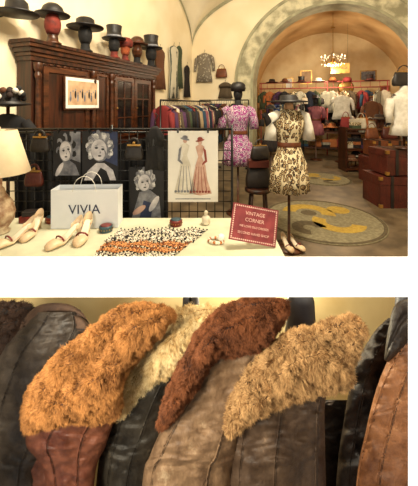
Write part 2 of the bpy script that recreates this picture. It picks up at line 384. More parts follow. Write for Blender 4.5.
# garments
def garment(b,o,w,L,m,yaw=0,seed=0,sleeves=True,hook=True,th=.035):
    old=b.M.copy(); b.M=b.M@Matrix.Translation(o)@Matrix.Rotation(yaw,4,'Z')
    prof=[(0,.12,.5),(-.025,.28,.8),(-.07,.48,1),(-.14,.5,1.1),(-.3*L,.43,1),(-.45*L,.4,1),(-.7*L,.46,1.2),(-L,.55,1.4)]
    rings=[];n=28
    for z,k,t in prof:
        rings.append([(w*k*cos(2*pi*j/n),th*t*(1+.3*sin(5*2*pi*j/n+seed)*(-z/L))*sin(2*pi*j/n)+.008*sin(9*cos(2*pi*j/n)+seed)*(-z/L),z+.01*sin(3*2*pi*j/n)*(-z/L)) for j in range(n)])
    b.loft(rings,m)
    if sleeves:
        for s in(-1,1): b.tube([(s*w*.4,0,-.07),(s*w*.52,0,-.14),(s*w*.6,.01,-.35*L-.05),(s*w*.62,0,-.62*L)],[.04,.05,.042,.036],m,8)
    if hook: b.tube([(0,0,-.01),(0,0,.04),(.02,0,.07),(0,0,.09)],.004,M_blackm,5)
    b.M=old
def rack(name,loc,rz,length,h=1.55,wid=.42,Ls=(.65,.95),step=.055):
    b=MB()
    for s in(0,length):
        b.tube([(s,0,.03),(s,0,h)],.014,M_blackm); b.box((s,0,.03),(.04,.5,.03),M_blackm)
    b.tube([(0,0,h),(length,0,h)],.014,M_blackm); b.tube([(0,0,.12),(length,0,.12)],.01,M_blackm)
    x=.08
    while x<length-.05:
        garment(b,(x,0,h-.085),wid*random.uniform(.85,1.05),random.uniform(*Ls),random.choice(GM),pi/2+random.uniform(-.3,.3),random.random()*6,random.random()<.6)
        x+=step*random.uniform(.8,1.3)
    return b.finish(name,loc,rz)
b=MB(); garment(b,(0,0,0),.13,.3,M_black,0,1,False,True,.015); b.finish('black_slip',P(155,126,2.07),TH)
rack('clothes_rack',(-2.35,4.3,0),pi/2,2.5,1.58)
rack('clothes_rack',(-2.75,7.08,0),0,1.25,1.62)
rack('clothes_rack',(-1.3,8.55,0),0,1.0,1.6)
rack('clothes_rack',(-1.5,10.5,0),0,3.9,1.8,Ls=(.75,1.15),step=.06)
rack('clothes_rack',(2.3,8.3,0),pi/2,1.1,1.75,Ls=(.7,1.1))
b=MB(); garment(b,(0,0,0),.5,1.2,M_strp,pi/2,1,False,True,.04); garment(b,(0,.28,.05),.3,1.0,GM[3],pi/2,1,False,True,.04); b.finish('hanging_striped_shirt',(-3.04,6.2,2.85),0)
M_scarf=pattern('scarf_print',[C(60,50,46),C(205,196,176),C(120,110,96)],16)
b=MB(); garment(b,(0,0,0),.42,.75,M_scarf,0,2,True); b.finish('hanging_printed_blouse',(-2.72,7.33,2.85),0)
b=MB(); garment(b,(0,0,0),.36,.4,GM[14],0,3,False); b.finish('hanging_vest',(-2.15,7.33,2.08),0)
b=MB(); garment(b,(0,0,0),.4,.85,GM[5],pi/2,3,False); b.finish('hanging_brown_coat',(-3.04,5.55,2.68),0)
b=MB(); garment(b,(0,0,0),.3,.8,GM[13],pi/2,3,False); b.finish('hanging_black_dress',(-3.04,6.95,2.5),0)
def handbag(b,o,w,h,t,m,rz=0):
    old=b.M.copy(); b.M=b.M@Matrix.Translation(o)@Matrix.Rotation(rz,4,'Z'); n=20
    rings=[]
    for z,k,q in [(0,.9,.9),(.02,1,1),(.4*h,1,1),(.8*h,.86,.6),(h,.8,.35)]:
        rings.append([(w/2*k*(abs(cos(a))**.5)*(1 if cos(a)>0 else -1),t/2*q*(abs(sin(a))**.6)*(1 if sin(a)>0 else -1),z) for a in [2*pi*j/n for j in range(n)]])
    b.loft(rings,m); b.tube([(w*.28*cos(a),0,h*.95+h*.55*sin(a)) for a in [pi*i/10 for i in range(11)]],.008,m,6)
    b.box((0,0,h+.004),(w*.7,.02,.012),M_gold); b.sphere((0,0,h+.018),.012,M_gold,8,5)
    b.M=old
b=MB(); handbag(b,(0,0,0),.3,.22,.08,M_trunk); b.finish('hanging_handbag',(-2.25,7.32,2.2),0)
for px,py,m in [(40,152,M_bagblk),(34,186,M_trunk2),(134,160,M_bagblk)]:
    b=MB(); handbag(b,(0,0,0),.13,.1,.04,m); b.finish('evening_bag',P(px,py,2.08),TH)

# ---------------- table and things
b=MB(); TX0,TX1,TY0,TY1=-1.55,.375,1.27,1.99
b.box(((TX0+TX1)/2,(TY0+TY1)/2,.735),(TX1-TX0,TY1-TY0,.03),M_cloth)
per=[(TX0,TY0),(TX1,TY0),(TX1,TY1),(TX0,TY1)]
top=[];bot=[]
for e in range(4):
    a=per[e];c=per[(e+1)%4]
    nx,ny=(c[1]-a[1]),-(c[0]-a[0]); l=sqrt(nx*nx+ny*ny); nx/=l;ny/=l
    for i in range(36):
        t=i/36; x=a[0]+(c[0]-a[0])*t; y=a[1]+(c[1]-a[1])*t; w=.008+.008*sin(i*1.05)
        top.append((x,y,.7505)); bot.append((x+nx*w,y+ny*w,.45))
b.loft([top,bot],M_cloth,False); b.add(top,[tuple(range(len(top)))],M_cloth)
for x in(TX0+.06,TX1-.06):
    for y in(TY0+.06,TY1-.06): b.lathe([(.02,0),(.03,.1),(.022,.3),(.035,.7),(.035,.72)],(x,y,0),M_wood2,12)
b.finish('display_table',(0,0,0),TH)
TZ=.752
def T(px,py):
    d=F*(CH-TZ)/(py-CY); return G(px,d,TZ),d
b=MB(); b.lathe([(.05,0),(.055,.01),(.04,.025),(.07,.07),(.08,.12),(.065,.18),(.03,.23),(.022,.26),(.012,.27),(.01,.4),(.004,.62)],(0,0,0),M_ceram,28)
b.lathe([(.155,.35),(.158,.352),(.088,.6),(.085,.602),(.15,.352)],(0,0,0),M_cream,36,cap=False)
for a in range(3): b.tube([(0,0,.58),(.087*cos(a*2.1),.087*sin(a*2.1),.598)],.002,M_gold,5)
b.finish('table_lamp',G(0,1.76,TZ))
b=MB(); w,h,t=.4,.235,.12
rings=[]
for z,k in [(0,1),(h*.5,.97),(h,.98)]:
    rings.append([(-w/2,-t/2*k,z),(0,-t/2*k-.003,z),(w/2,-t/2*k,z),(w/2-.012*(z>0)*(z<h),0,z),(w/2,t/2*k,z),(-w/2,t/2*k,z),(-w/2+.012*(z>0)*(z<h),0,z)])
b.loft(rings,M_bag,False,False); b.add(rings[0],[tuple(range(7))],M_bag)
for y in(-.062,.062): b.tube([(x,y,h-.01+.09*sqrt(max(0,1-(x/.07)**2))) for x in [-.07+.14*i/12 for i in range(13)]],.002,M_paper,6)
b.text('VIVIA',.08,Matrix.Translation((0,-.0625,h*.48))@RX90,M_inkb)
b.finish('paper_gift_bag',W((88-CX)*1.88/F,1.88,TZ),TH+.05)
b=MB(); b.box((0,0,.02),(.1,.08,.04),M_tinr); b.box((.005,0,.055),(.085,.065,.03),M_bagblk,.2); b.finish('jewellery_boxes',G(30,1.93,TZ),TH,.003)
def pump(b):
    S=[(-.13,.004,.0,.014),(-.122,.05,0,.03),(-.1,.072,0,.042),(-.07,.08,0,.046),(-.045,.078,0,.036),(-.03,.07,.004,.02),(0,.056,.02,.032),(.04,.05,.045,.057),(.075,.052,.06,.072),(.1,.045,.064,.076),(.108,.01,.066,.074)]
    b.loft([[ (w/2*cos(a),y,(z0+z1)/2+(z1-z0)/2*sin(a)) for a in [2*pi*j/16 for j in range(16)]] for y,w,z0,z1 in S],M_shoe)
    b.loft([[ (w/2*.8*cos(a),y,z1+.0015+(.001)*sin(a)) for a in [2*pi*j/12 for j in range(12)]] for y,w,z0,z1 in S[5:10]],M_insole)
    rb=[];rt=[]
    for i in range(13):
        a=-.15*pi+1.3*pi*i/12; x=.028*cos(a); y=.07+.04*sin(a); rb.append((x,y,.062)); rt.append((x*1.02,y+.004,.085+.04*max(0,sin(a))))
    b.loft([rb,rt,[(x*.92,y*.995,z) for x,y,z in rt],[(x*.92,y*.995,z) for x,y,z in rb]],M_shoe,False,True,False)
    b.tube([(0,.085,.065),(0,.092,.03),(0,.095,0)],[.02,.011,.008],M_shoe,10)
    b.tube([(-.035,-.04,.03),(-.02,-.045,.048),(0,-.047,.053),(.02,-.045,.048),(.035,-.04,.03)],.005,M_tinr,6)
for px,py,rz in [(16,242,-.5),(33,234,.1),(66,242,-.45),(84,238,.1)]:
    b=MB(); pump(b); b.finish('high_heel_shoe',T(px,py)[0],TH+rz,scale=.92)
for px,py,m1,m2 in [(52,222,M_tinr,M_tinb),(106,231,M_tinb,M_tinr),(176,225,M_tinr,M_tinb)]:
    b=MB(); b.lathe([(.045,0),(.047,.002),(.047,.025),(.049,.026),(.049,.04),(.044,.044),(.005,.045)],(0,0,0),m1,28)
    b.lathe([(.04,.0445),(.042,.046),(.03,.047),(.005,.0472)],(0,0,0),m2,24)
    for i in range(16): b.sphere((.049*cos(i*pi/8),.049*sin(i*pi/8),.02),.004,M_gold,6,4)
    b.finish('trinket_tin',T(px,py)[0],scale=.8)
def bead(p,r,m): b.sphere(p,r,m,7,5)
b=MB()
for k,(py0,py1,a,c,m) in enumerate([(229.5,235,118,204,M_leop),(236,241,108,198,M_leop),(242,247,104,190,M_leop2),(248,252.5,100,184,M_leop2),(253.5,259,96,176,M_leop)]):
    n=46; r0=[];r1=[];r2=[]
    for i in range(n+1):
        px=a+(c-a)*i/n; wv=1.2*sin(i*.45+k); sc_=.9*(1 if i%2 else -1)
        p=T(px+3,py0+wv+sc_*.5)[0]; q=T(px-3,py1+wv+sc_)[0]; mm=(p+q)/2
        r0.append(p); r1.append(mm+Vector((0,0,.009))); r2.append(q)
        bead(p+Vector((0,0,.004)),.0045,[M_beadK,M_beadW,M_beadO][(i+k)%3] if k in(2,3) else [M_beadK,M_beadW][i%2])
        bead(q+Vector((0,0,.004)),.0045,[M_beadO,M_beadK][i%2] if k in(2,3) else [M_beadW,M_beadK][i%2])
    b.loft([r0,r1,r2],m,False,True,False)
b.finish('bead_necklaces')
b=MB()
for i in range(20):
    a=2*pi*i/20; bead((.04*cos(a),.03*sin(a),.009),.009,M_beadW if i%3 else M_beadO)
b.sphere((.03,0,.03),.02,M_paper); b.finish('pearl_bracelet',T(216,242)[0])
b=MB(); b.lathe([(.02,0),(.025,.004),(.028,.04),(.02,.05),(.01,.055),(.01,.07),(.014,.075),(.006,.085)],(0,0,0),M_crys,18); b.finish('perfume_bottle',T(206,224)[0])
b=MB(); w,h=.25,.185
b.box((0,0,0),(w,.012,h),M_sign)
for i in range(22):
    for s in(-1,1): b.ell(-w/2+.01+i*(w-.02)/21,s*(h/2-.01),.004,.004,-.007,M_signt,8)
for i in range(15):
    for s in(-1,1): b.ell(s*(w/2-.01),-h/2+.018+i*(h-.036)/14,.004,.004,-.007,M_signt,8)
for s,(a,c) in enumerate([('VINTAGE',.026),('CORNER',.026),('WE LOVE OLD DRESSES',.015),('SECOND HAND SHOP',.017)]):
    b.text(a,c,Matrix.Translation((0,-.0065,.05-.033*s))@RX90,M_signt,.0005)
b.box((0,.035,-.02),(.03,.004,h*.8),M_sign,0,-.35)
ob=b.finish('tabletop_sign',G(254,1.6,.751+.112),0); ob.rotation_euler=(-.35,.2,TH+.05)

# ---------------- dress mannequins
def mannequin(name,loc,rz,md,hem,hat,headmat,sl,scale=1,w=1,shoes=False):
    b=MB(); n=54
    b.lathe([(.16,0),(.165,.01),(.16,.025),(.03,.04),(.016,.06),(.014,hem+.2)],(0,0,0),M_wood2,28)
    S=[(hem,.215,.17,1),(hem+.12,.205,.165,.8),(hem+.3,.185,.145,.5),(1.0,.155,.12,.25),(1.1,.122,.1,0),(1.17,.118,.095,0),(1.27,.145,.115,0),(1.35,.16,.125,0),(1.42,.165,.1,0),(1.47,.13,.08,0),(1.5,.06,.06,0)]
    b.loft([[ (w*rx*(1+.07*f*sin(11*a))*cos(a),ry*(1+.12*f*sin(11*a))*sin(a)-(.02 if 1.25<z<1.38 and sin(a)<0 else 0),z) for a in [2*pi*j/n for j in range(n)]] for z,rx,ry,f in S],md)
    b.lathe([(.127,1.1),(.13,1.11),(.13,1.14),(.127,1.15)],(0,0,0),M_trunk,28,w,.82,cap=False)
    for s in(-1,1):
        b.tube([(s*.12*w,0,1.45),(s*.18*w,0,1.42),(s*.215*w,-.01,1.3),(s*.225*w,-.02,1.17)],[.05,.062,.058,.066],sl,14)
    b.lathe([(.055,1.48),(.045,1.53),(.045,1.57)],(0,0,0),headmat,16)
    for i in range(21):
        a=pi*i/20; b.sphere((.075*cos(a),-.07-.045*sin(a),1.47-.12*sin(a)),.008,M_beadK if sl!=M_purple else M_beadW,6,4)
    if hat=='flat': b.lathe([(.045,1.57),(.2,1.575),(.2,1.59),(.1,1.6),(.09,1.65),(.01,1.66)],(0,0,0),M_gloss,24)
    else: b.M=Matrix.Translation((0,0,1.5))@Matrix.Scale(.86,4); head(b,0,headmat,headmat,hat); b.M=Matrix.Identity(4)
    if shoes:
        for k in(0,1): b.M=Matrix.Translation((-.05+.1*k,-.05,.03))@Matrix.Rotation(.3*k,4,'Z'); pump(b)
        b.M=Matrix.Identity(4)
    return b.finish(name,loc,rz,scale=scale)
mannequin('dress_mannequin',G(289,3.15,0),TH+.2,M_dress,.62,'flat',M_skin,M_lin,.97,1,True)
mannequin('dress_mannequin',G(238,4.15,0),TH-.2,M_purple,.68,'cap',M_black,M_purple,1.0)
b=MB(); handbag(b,(0,0,.92),.34,.2,.1,M_bagblk)
b.M=Matrix.Translation((0,0,-.7)); n=32
b.lathe([(.12,.7),(.12,.72),(.02,.74),(.02,1.0)],(0,0,0),M_wood2)
b.loft([[ (rx*(1+.06*f*sin(8*a))*cos(a),ry*sin(a),z) for a in [2*pi*j/n for j in range(n)]] for z,rx,ry,f in [(.9,.2,.16,1),(1.05,.17,.14,.6),(1.18,.13,.11,0),(1.3,.15,.12,0),(1.42,.17,.12,0),(1.5,.15,.08,0),(1.56,.06,.06,0),(1.62,.05,.05,0)]],M_lin)
for s in(-1,1): b.tube([(s*.13,0,1.47),(s*.19,0,1.42),(s*.22,0,1.25),(s*.22,-.02,1.08)],[.05,.06,.055,.05],M_lin,12)
b.M=Matrix.Identity(4)
b.finish('lace_blouse_bust',G(404,4.4,.86),TH)

def trunk(b,o,w,d_,h,m,rz=0):
    old=b.M.copy(); b.M=b.M@Matrix.Translation(o)@Matrix.Rotation(rz,4,'Z')
    b.box((0,0,h*.36),(w,d_,h*.72),m); b.box((0,0,h*.86),(w*1.01,d_*1.02,h*.26),m)
    for x in(-w*.32,0,w*.32): b.box((x,0,h/2),(.045,d_*1.05,h*1.02),M_bagblk)
    for x in(-w/2,w/2):
        for z in(.03,h-.03): b.box((x*.98,-d_/2*.98,z),(.05,.04,.05),M_gold)
    b.box((0,-d_/2-.01,h*.7),(.07,.02,.08),M_gold)
    b.tube([(-.08,-d_/2-.01,h*.45),(-.07,-d_/2-.05,h*.42),(.07,-d_/2-.05,h*.42),(.08,-d_/2-.01,h*.45)],.01,M_bagblk,6)
    b.M=old
b=MB(); trunk(b,(0,0,0),.95,.5,.46,M_trunk2); b.finish('leather_trunk',G(402,4.6,0),TH,.01)
b=MB(); trunk(b,(0,0,0),.85,.45,.37,M_trunk2,.06); b.finish('leather_trunk',G(404,4.6,.475),TH,.01)
b=MB(); trunk(b,(0,0,0),.7,.45,.5,M_trunk2); trunk(b,(0.03,0,.52),.6,.4,.3,M_trunk); b.finish('suitcase_stack',G(382,5.9,0),TH,.01)
b=MB(); handbag(b,(0,0,0),.3,.22,.12,M_trunk2); handbag(b,(-.34,0,0),.26,.2,.12,M_trunk); b.finish('handbags',G(389,5.9,.84),TH)
b=MB(); b.lathe([(.15,.46),(.16,.47),(.16,.5),(.14,.51)],(0,0,0),M_wood)
for i in range(4):
    a=pi/4+i*pi/2; b.tube([(.11*cos(a),.11*sin(a),.47),(.15*cos(a),.15*sin(a),0)],.015,M_wood)
handbag(b,(0,0,.51),.3,.26,.16,M_bagblk); handbag(b,(.02,-.03,.85),.24,.16,.1,M_bagblk,.3)
b.box((0,0,.8),(.24,.16,.08),M_trunk2)
b.finish('handbag_stool',G(258,3.62,0),TH)
def rug(loc,R,rz):
    b=MB(); b.lathe([(R,0),(R,.008),(R-.02,.012),(.01,.012)],(0,0,0),M_rug,56,cap=True)
    b.lathe([(R*.985,.0121),(R*.985,.0125),(R*.93,.0125),(R*.93,.0121)],(0,0,0),M_rug2,56,cap=False)
    def cres(cx,cy,r0,r1,a0,a1,m):
        n=20; b.loft([[ (cx+r*R*cos(a),cy+r*R*sin(a),.0135) for r in (r0,r1)] for a in [a0+(a1-a0)*i/n for i in range(n+1)]],m,False,False,False)
    cres(-.15*R,.25*R,.22,.46,-.4,2.9,M_yel); cres(.2*R,-.2*R,.2,.42,2.4,5.9,M_yel); cres(-.35*R,-.4*R,.1,.28,0,4.5,M_rug2); cres(.45*R,.4*R,.0,.2,0,6.3,M_yel)
    cres(-.15*R,.25*R,.0,.14,0,6.3,M_rug2)
    b.finish('round_rug',loc,rz)
rug(G(322,3.95,0),.76,TH); rug(G(322,6.1,0),.55,TH+1)

# ---------------- far room stuff
b=MB()
for z in(2.2,2.02):
    b.tube([(-1.7,0,z),(2.0,0,z)],.018,M_pink)
for i in range(16): b.tube([(-1.7+i*.2467,0,2.02),(-1.7+i*.2467,0,2.2)],.009,M_pink,6)
for x in(-1.65,.35,1.95): b.tube([(x,0,2.2),(x,0,0)],.018,M_pink)
for i in range(23):
    x=-1.55+i*.155+.04*random.random()
    if i%3!=2: garment(b,(x,0,1.93),.3,random.uniform(.45,.8),random.choice(GM),random.uniform(-.9,.9),i,True)
    else: handbag(b,(x,-.03,1.62-.1*random.random()),.2,.18,.1,[M_trunk,M_bagblk,M_trunk2,GM[6],GM[9]][i%5])
for i,x in enumerate([-1.3,-.9,-.4,.1,.5,.9,1.5]):
    b.M=Matrix.Translation((x,0,1.98)); hatshape(b,.23,['wide','bowler','top','wide','bowler','cap','top'][i],M_red,[M_gloss,GM[5],M_gloss,M_lin,GM[9],GM[1],GM[10]][i]); b.M=Matrix.Identity(4)
b.finish('pink_garment_rail',(0,9.75,0),0)
def clutter(b,x0,x1,y0,y1,z,n):
    for i in range(n):
        x=x0+(x1-x0)*(i+.5)/n; y=random.uniform(y0,y1); k=random.random()
        if k<.3:
            hh=random.uniform(.1,.4); b.lathe([(.07,0),(.07,.01),(.012,.02),(.012,hh)],(x,y,z),M_wood2,12); b.M=Matrix.Translation((x,y,z+hh-.02)); hatshape(b,0.0,random.choice(['wide','bowler','top','cap']),random.choice(GM),random.choice([M_gloss,GM[5],M_lin,GM[10],GM[9],GM[1]])); b.M=Matrix.Identity(4)
        elif k<.75: handbag(b,(x,y,z),random.uniform(.18,.28),random.uniform(.15,.26),.1,random.choice([M_trunk,M_trunk2,M_bagblk,GM[9],GM[6],GM[1]]),random.uniform(-.4,.4))
        else:
            for q in range(3): b.box((x,y,z+.035+.071*q),(.2,.15,.07),random.choice(GM),random.random()*.4)
b=MB()
for x in(-1.0,.9): 
    for y in(-.2,.2): b.box((x,y,.36),(.05,.05,.72),M_wood)
b.box((-.05,0,.74),(2.1,.5,.05),M_wood2); b.box((-.05,0,.3),(1.9,.45,.03),M_wood)
clutter(b,-1.05,.95,-.18,-.05,.766,13); clutter(b,-1.0,.9,.05,.18,.766,11)
clutter(b,-.9,.85,-.1,.1,.317,9)
b.finish('accessories_table',(.5,9.15,0),0,0)
b=MB()
b.box((0,0,.5),(1.2,.4,.04),M_wood2); b.box((0,0,.95),(1.2,.4,.04),M_wood2); b.box((0,0,.06),(1.2,.4,.04),M_wood2)
for x in(-.58,.58): b.box((x,0,.5),(.04,.4,1.0),M_wood)
clutter(b,-.55,.55,-.1,.1,.97,8); clutter(b,-.5,.5,-.1,.1,.52,6); clutter(b,-.5,.5,-.1,.1,.08,6)
b.finish('accessories_shelf',G(368,6.9,0),TH)
b=MB(); garment(b,(0,0,1.75),.5,.62,M_lin,0,1); b.tube([(0,0,0),(0,0,1.76)],.015,M_wood2); b.lathe([(.18,0),(.18,.02),(.02,.04)],(0,0,0),M_wood2); b.finish('cream_jacket_stand',G(342,7.9,0),TH)
b=MB(); garment(b,(0,0,1.6),.42,.7,GM[5],0,1); b.tube([(0,0,0),(0,0,1.62)],.015,M_wood2); b.lathe([(.18,0),(.18,.02),(.02,.04)],(0,0,0),M_wood2); b.finish('brown_jacket_stand',G(372,7.6,0),TH)
mannequin('dress_mannequin',G(316,8.2,0),TH,GM[11],.7,'wide',M_black,GM[11],.98)
mannequin('dress_mannequin',G(271,6.3,0),TH,GM[13],.6,'flat',M_skin,GM[13],.9)
b=MB(); b.lathe([(.24,0),(.26,.01),(.26,.03),(.22,.04),(.01,.041)],(0,0,0),M_gold,32); ob=b.finish('round_gilt_mirror',(1.0,11.38,2.1),0); ob.rotation_euler=(pi/2,0,0)
b=MB(); b.box((0,0,0),(.5,.02,.3),M_gold); b.text('VINTAGE',.1,Matrix.Translation((0,-.012,0))@RX90,M_ink); b.tube([(-.2,0,.14),(-.2,0,1.3)],.003,M_blackm,5); b.tube([(.2,0,.14),(.2,0,1.3)],.003,M_blackm,5); b.finish('shop_sign',(.7,9.6,2.58),0)
for i,(x,z,w,h) in enumerate([(-.3,2.5,.4,.5),(1.7,2.5,.5,.35),(2.2,1.95,.3,.4),(-.9,2.3,.3,.4)]):
    b=MB(); b.box((0,0,0),(w,.03,h),M_gold); b.box((0,-.012,0),(w-.07,.02,h-.07),[M_ink_tan,M_grey,M_ink_red,M_paper][i]); b.finish('wall_picture',(x,11.38,z),0)

# chandelier
b=MB(); b.tube([(0,0,.1),(0,0,.92)],.008,M_gold); b.lathe([(.01,-.12),(.04,-.08),(.02,0),(.05,.05),(.02,.12),(.03,.16),(.01,.2)],(0,0,0),M_gold,16)
b.lathe([(.06,0),(.05,.03),(.01,.05)],(0,0,.9),M_gold,16)
for i in range(8):
    a=i*pi/4; c_,s_=cos(a),sin(a)
    b.tube([(r*c_,r*s_,z) for r,z in [(.02,.02),(.1,-.07),(.2,-.08),(.28,-.02),(.3,.04)]],.01,M_gold,6)
    b.lathe([(.03,0),(.035,.01),(.012,.015),(.012,.06)],(.3*c_,.3*s_,.04),M_paper,10)
    b.sphere((.3*c_,.3*s_,.125),(.018,.018,.03),M_bulb,8,6)
    b.tube([(r*c_,r*s_,z) for r,z in [(.03,.2),(.12,.16),(.2,.08),(.28,.04)]],.007,M_crys,5)
    for r in(.1,.2,.3): b.sphere((r*c_,r*s_,-.12+ .1*r),(.014,.014,.03),M_crys,6,4)
chl=G(333,8.3,2.72)
ch_top=1.9+2.15*sqrt(max(0,1-((chl.x-.35)/2.36)**2))
b.tube([(0,0,.9),(0,0,ch_top-2.72+.01)],.008,M_gold)
b.finish('chandelier',chl)

b=MB(); b.tube([(0,0,0),(0,0,1.5)],.015,M_wood2); b.lathe([(.16,0),(.16,.02),(.03,.04)],(0,0,0),M_wood2)
b.lathe([(.02,1.48),(.18,1.5),(.19,1.51),(.1,1.54),(.09,1.62),(.02,1.65)],(0,0,0),M_gloss)
for i in range(36):
    a=random.random()*6.28; r=.05+.11*random.random(); b.sphere((r*cos(a),r*sin(a),1.55+.1*random.random()),.028,random.choice([M_black,GM[10],M_lin,GM[5]]),8,5)
garment(b,(0,0,1.42),.4,.6,GM[4],TH,1,True)
b.finish('hat_stand',G(8,2.75,0))

# ---------------- foreground white dividing band, added as a self-glowing frame
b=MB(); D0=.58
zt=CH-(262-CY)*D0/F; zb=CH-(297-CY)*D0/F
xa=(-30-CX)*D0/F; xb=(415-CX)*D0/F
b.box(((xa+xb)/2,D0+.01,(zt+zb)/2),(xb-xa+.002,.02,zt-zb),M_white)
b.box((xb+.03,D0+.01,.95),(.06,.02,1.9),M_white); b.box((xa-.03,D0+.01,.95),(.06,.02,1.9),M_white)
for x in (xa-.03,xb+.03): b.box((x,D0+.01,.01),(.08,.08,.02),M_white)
b.finish('glowing_white_band',(0,0,0),TH)
b=MB(); b.box((0,1.17,.41),(2.3,.03,.82),M_niche); b.finish('wall_niche',(0,0,0),TH)
b=MB(); RD,RZ=.8,1.01
b.tube([(-.85,RD,RZ),(.85,RD,RZ)],.012,M_blackm)
for x in(-.85,.85): b.tube([(x,RD,RZ+.01),(x,RD,.02)],.012,M_blackm); b.box((x,RD,.015),(.05,.5,.03),M_blackm)
b.finish('jacket_rail',(0,0,0),TH)

CAM=Vector((0,0,1.5))
def ridged(v):
    return 1-2*abs(noise.noise(v))
def sleeve(b,rows,dc,kd,m,seams=(),wr=.008,mseam=None,NR=110):
    R=cr(rows,NR); n=56; rings=[]
    for py,l,r in R:
        mid=(l+r)/2; w=(r-l)/2; dep=w*dc/F*kd; ring=[]
        for j in range(n):
            a=2*pi*j/n; px=mid+w*cos(a)
            nz=.9*noise.noise(Vector((px*.03,py*.04,dc*9)))+.7*ridged(Vector((px*.025+py*.03,py*.06-px*.045,dc*5)))+.4*ridged(Vector((px*.05-py*.03,py*.12+px*.04,dc*15)))+.2*ridged(Vector((px*.12+py*.05,py*.22,dc*3)))
            d=dc-dep*(abs(sin(a))**.85)*(1 if sin(a)>0 else -1)-nz*wr*(1 if sin(a)>0 else .2)
            ring.append(P(px,py,d))
        rings.append(ring)
    b.loft(rings,m)
    for j0,j1 in seams:
        pts=[]
        for i,ring in enumerate(rings):
            jf=(j0+(j1-j0)*i/(len(rings)-1))*n/36; k=int(jf)%n; f=jf-int(jf)
            p=ring[k].lerp(ring[(k+1)%n],f); p=p+(CAM-p).normalized()*.0006; pts.append(p)
        b.tube(pts,.002,m,6)
        b.tube([p+(CAM-p).normalized()*.0014+Vector((.0045,0,0)) for p in pts],.0005,mseam or m,5)
    return rings
def collar(b,top,bot,d0,th,m,nstr,ln,wild=.5,strands=True,rough=.004,crease=.4,freq=.09,mb=None):
    Ns,Nt=70,26; A=cr(top,Ns); B=cr(bot,Ns); g=[];bk=[]
    for i in range(Ns):
        s=i/(Ns-1); row=[];rb=[]
        for j in range(Nt):
            t=j/(Nt-1); px=A[i][0]+(B[i][0]-A[i][0])*t; py=A[i][1]+(B[i][1]-A[i][1])*t
            env=max(0,sin(pi*t))**.42*min(1,max(0,sin(pi*s))*2.5)**.5*(.65+.6*t)
            env*=1-crease*math.exp(-((t-.24-.1*sin(s*4))/.07)**2)*min(1,2*s)
            nz=(noise.noise(Vector((px*.03,py*.03,d0*7)))*4+noise.noise(Vector((px*freq,py*freq,d0*3)))*1.4+noise.noise(Vector((px*freq*2.3,py*freq*2.3,3)))*.7)*rough*env
            row.append(P(px,py,d0-th*env-nz)); rb.append(P(px,py,d0+.35*th*env))
        g.append(row);bk.append(rb)
    fs=[(i*Nt+j,(i+1)*Nt+j,(i+1)*Nt+j+1,i*Nt+j+1) for i in range(Ns-1) for j in range(Nt-1)]
    b.add([p for r in g for p in r],fs,mb or m,True); b.add([p for r in bk for p in r],fs,mb or m,True)
    if not strands: return g
    cells=[];cum=[];tot=0
    for i in range(Ns-1):
        for j in range(Nt-1):
            a=(g[i+1][j]-g[i][j]).cross(g[i][j+1]-g[i][j]).length+1e-9; tot+=a; cum.append(tot); cells.append((i,j))
    vs=[];fs=[]
    for _ in range(nstr):
        i,j=cells[min(len(cells)-1,bisect.bisect(cum,random.random()*tot))]; u,v=random.random(),random.random()
        p=g[i][j].lerp(g[i+1][j],u).lerp(g[i][j+1].lerp(g[i+1][j+1],u),v)
        e1=g[i+1][j]-g[i][j]; e2=g[i][j+1]-g[i][j]; nn=e1.cross(e2)
        if nn.length<1e-10: continue
        nn.normalize()
        if nn.dot(CAM-p)<0: nn=-nn
        comb=(g[i][Nt-1]-g[i][0]); 
        comb=comb.normalized() if comb.length>1e-6 else Vector((0,0,-1))
        comb=comb*.6-e1.normalized()*.3
        if j<3: comb=comb-e2.normalized()*1.0*(1-j/3)
        nv=noise.noise_vector(p*50); nv2=noise.noise_vector(p*110+Vector((5,5,5)))
        rv=Vector((random.gauss(0,1),random.gauss(0,1),random.gauss(0,1)))
        dr=(nn*1.0+comb*.55+nv*wild*1.8+rv*.22).normalized()
        l=ln*random.uniform(.6,1.15)*(.95+.9*noise.noise(p*75)); sd=dr.cross(CAM-p).normalized()*random.uniform(.0004,.0007)
        mid=p+dr*l*.55; tip=mid+(dr*.5+Vector((0,0,-.4))+nv2*wild*1.8+rv*.22).normalized()*l*.5
        o=len(vs); vs+=[p-sd-nn*.001,p+sd-nn*.001,mid+sd*.8,mid-sd*.8,tip]
        fs+=[(o,o+1,o+2,o+3),(o+3,o+2,o+4)]
    b.add(vs,fs,m,True)
    return g
def hanger(b,px,py0,py1,d,r,m):
    a=P(px,py1,d); c=P(px,py0,d)
    b.lathe([(r*1.25,0),(r*1.1,(c.z-a.z)*.3),(r,(c.z-a.z)*.8),(r*.7,(c.z-a.z))],(a.x,a.y,a.z),m,20)
    q=c.copy(); top=W((px-CX)*d/F,.8,RZ+.016)
    b.tube([q,Vector((top.x,top.y,RZ-.03)),top+Vector((0,0,-.002))],.004,M_blackm,6)
L_A=leather('leather_charcoal',C(30,26,24),C(70,61,52),.46,12,C(128,114,98))
L_Ac=leather('suede_brown_dark',C(54,38,30),C(86,66,52),.8,24,C(120,96,76))
L_B=leather('leather_reddish',C(74,36,26),C(120,72,52),.48,12,C(176,134,106))
L_C=leather('leather_black_green',C(22,20,18),C(54,49,41),.45,12,C(116,104,86))
L_D=leather('leather_weathered',C(84,62,46),C(144,116,88),.5,13,C(204,180,148))
L_E=leather('leather_umber',C(52,38,29),C(92,73,57),.48,13,C(160,134,108))
L_F=leather('leather_blackbrown',C(20,16,15),C(44,35,30),.48,12,C(92,76,64))
L_G=leather('leather_chestnut',C(84,50,30),C(136,90,56),.48,13,C(196,152,108))
M_seam=mat('seam_thread',C(52,40,32),C(34,26,20),.7,30)
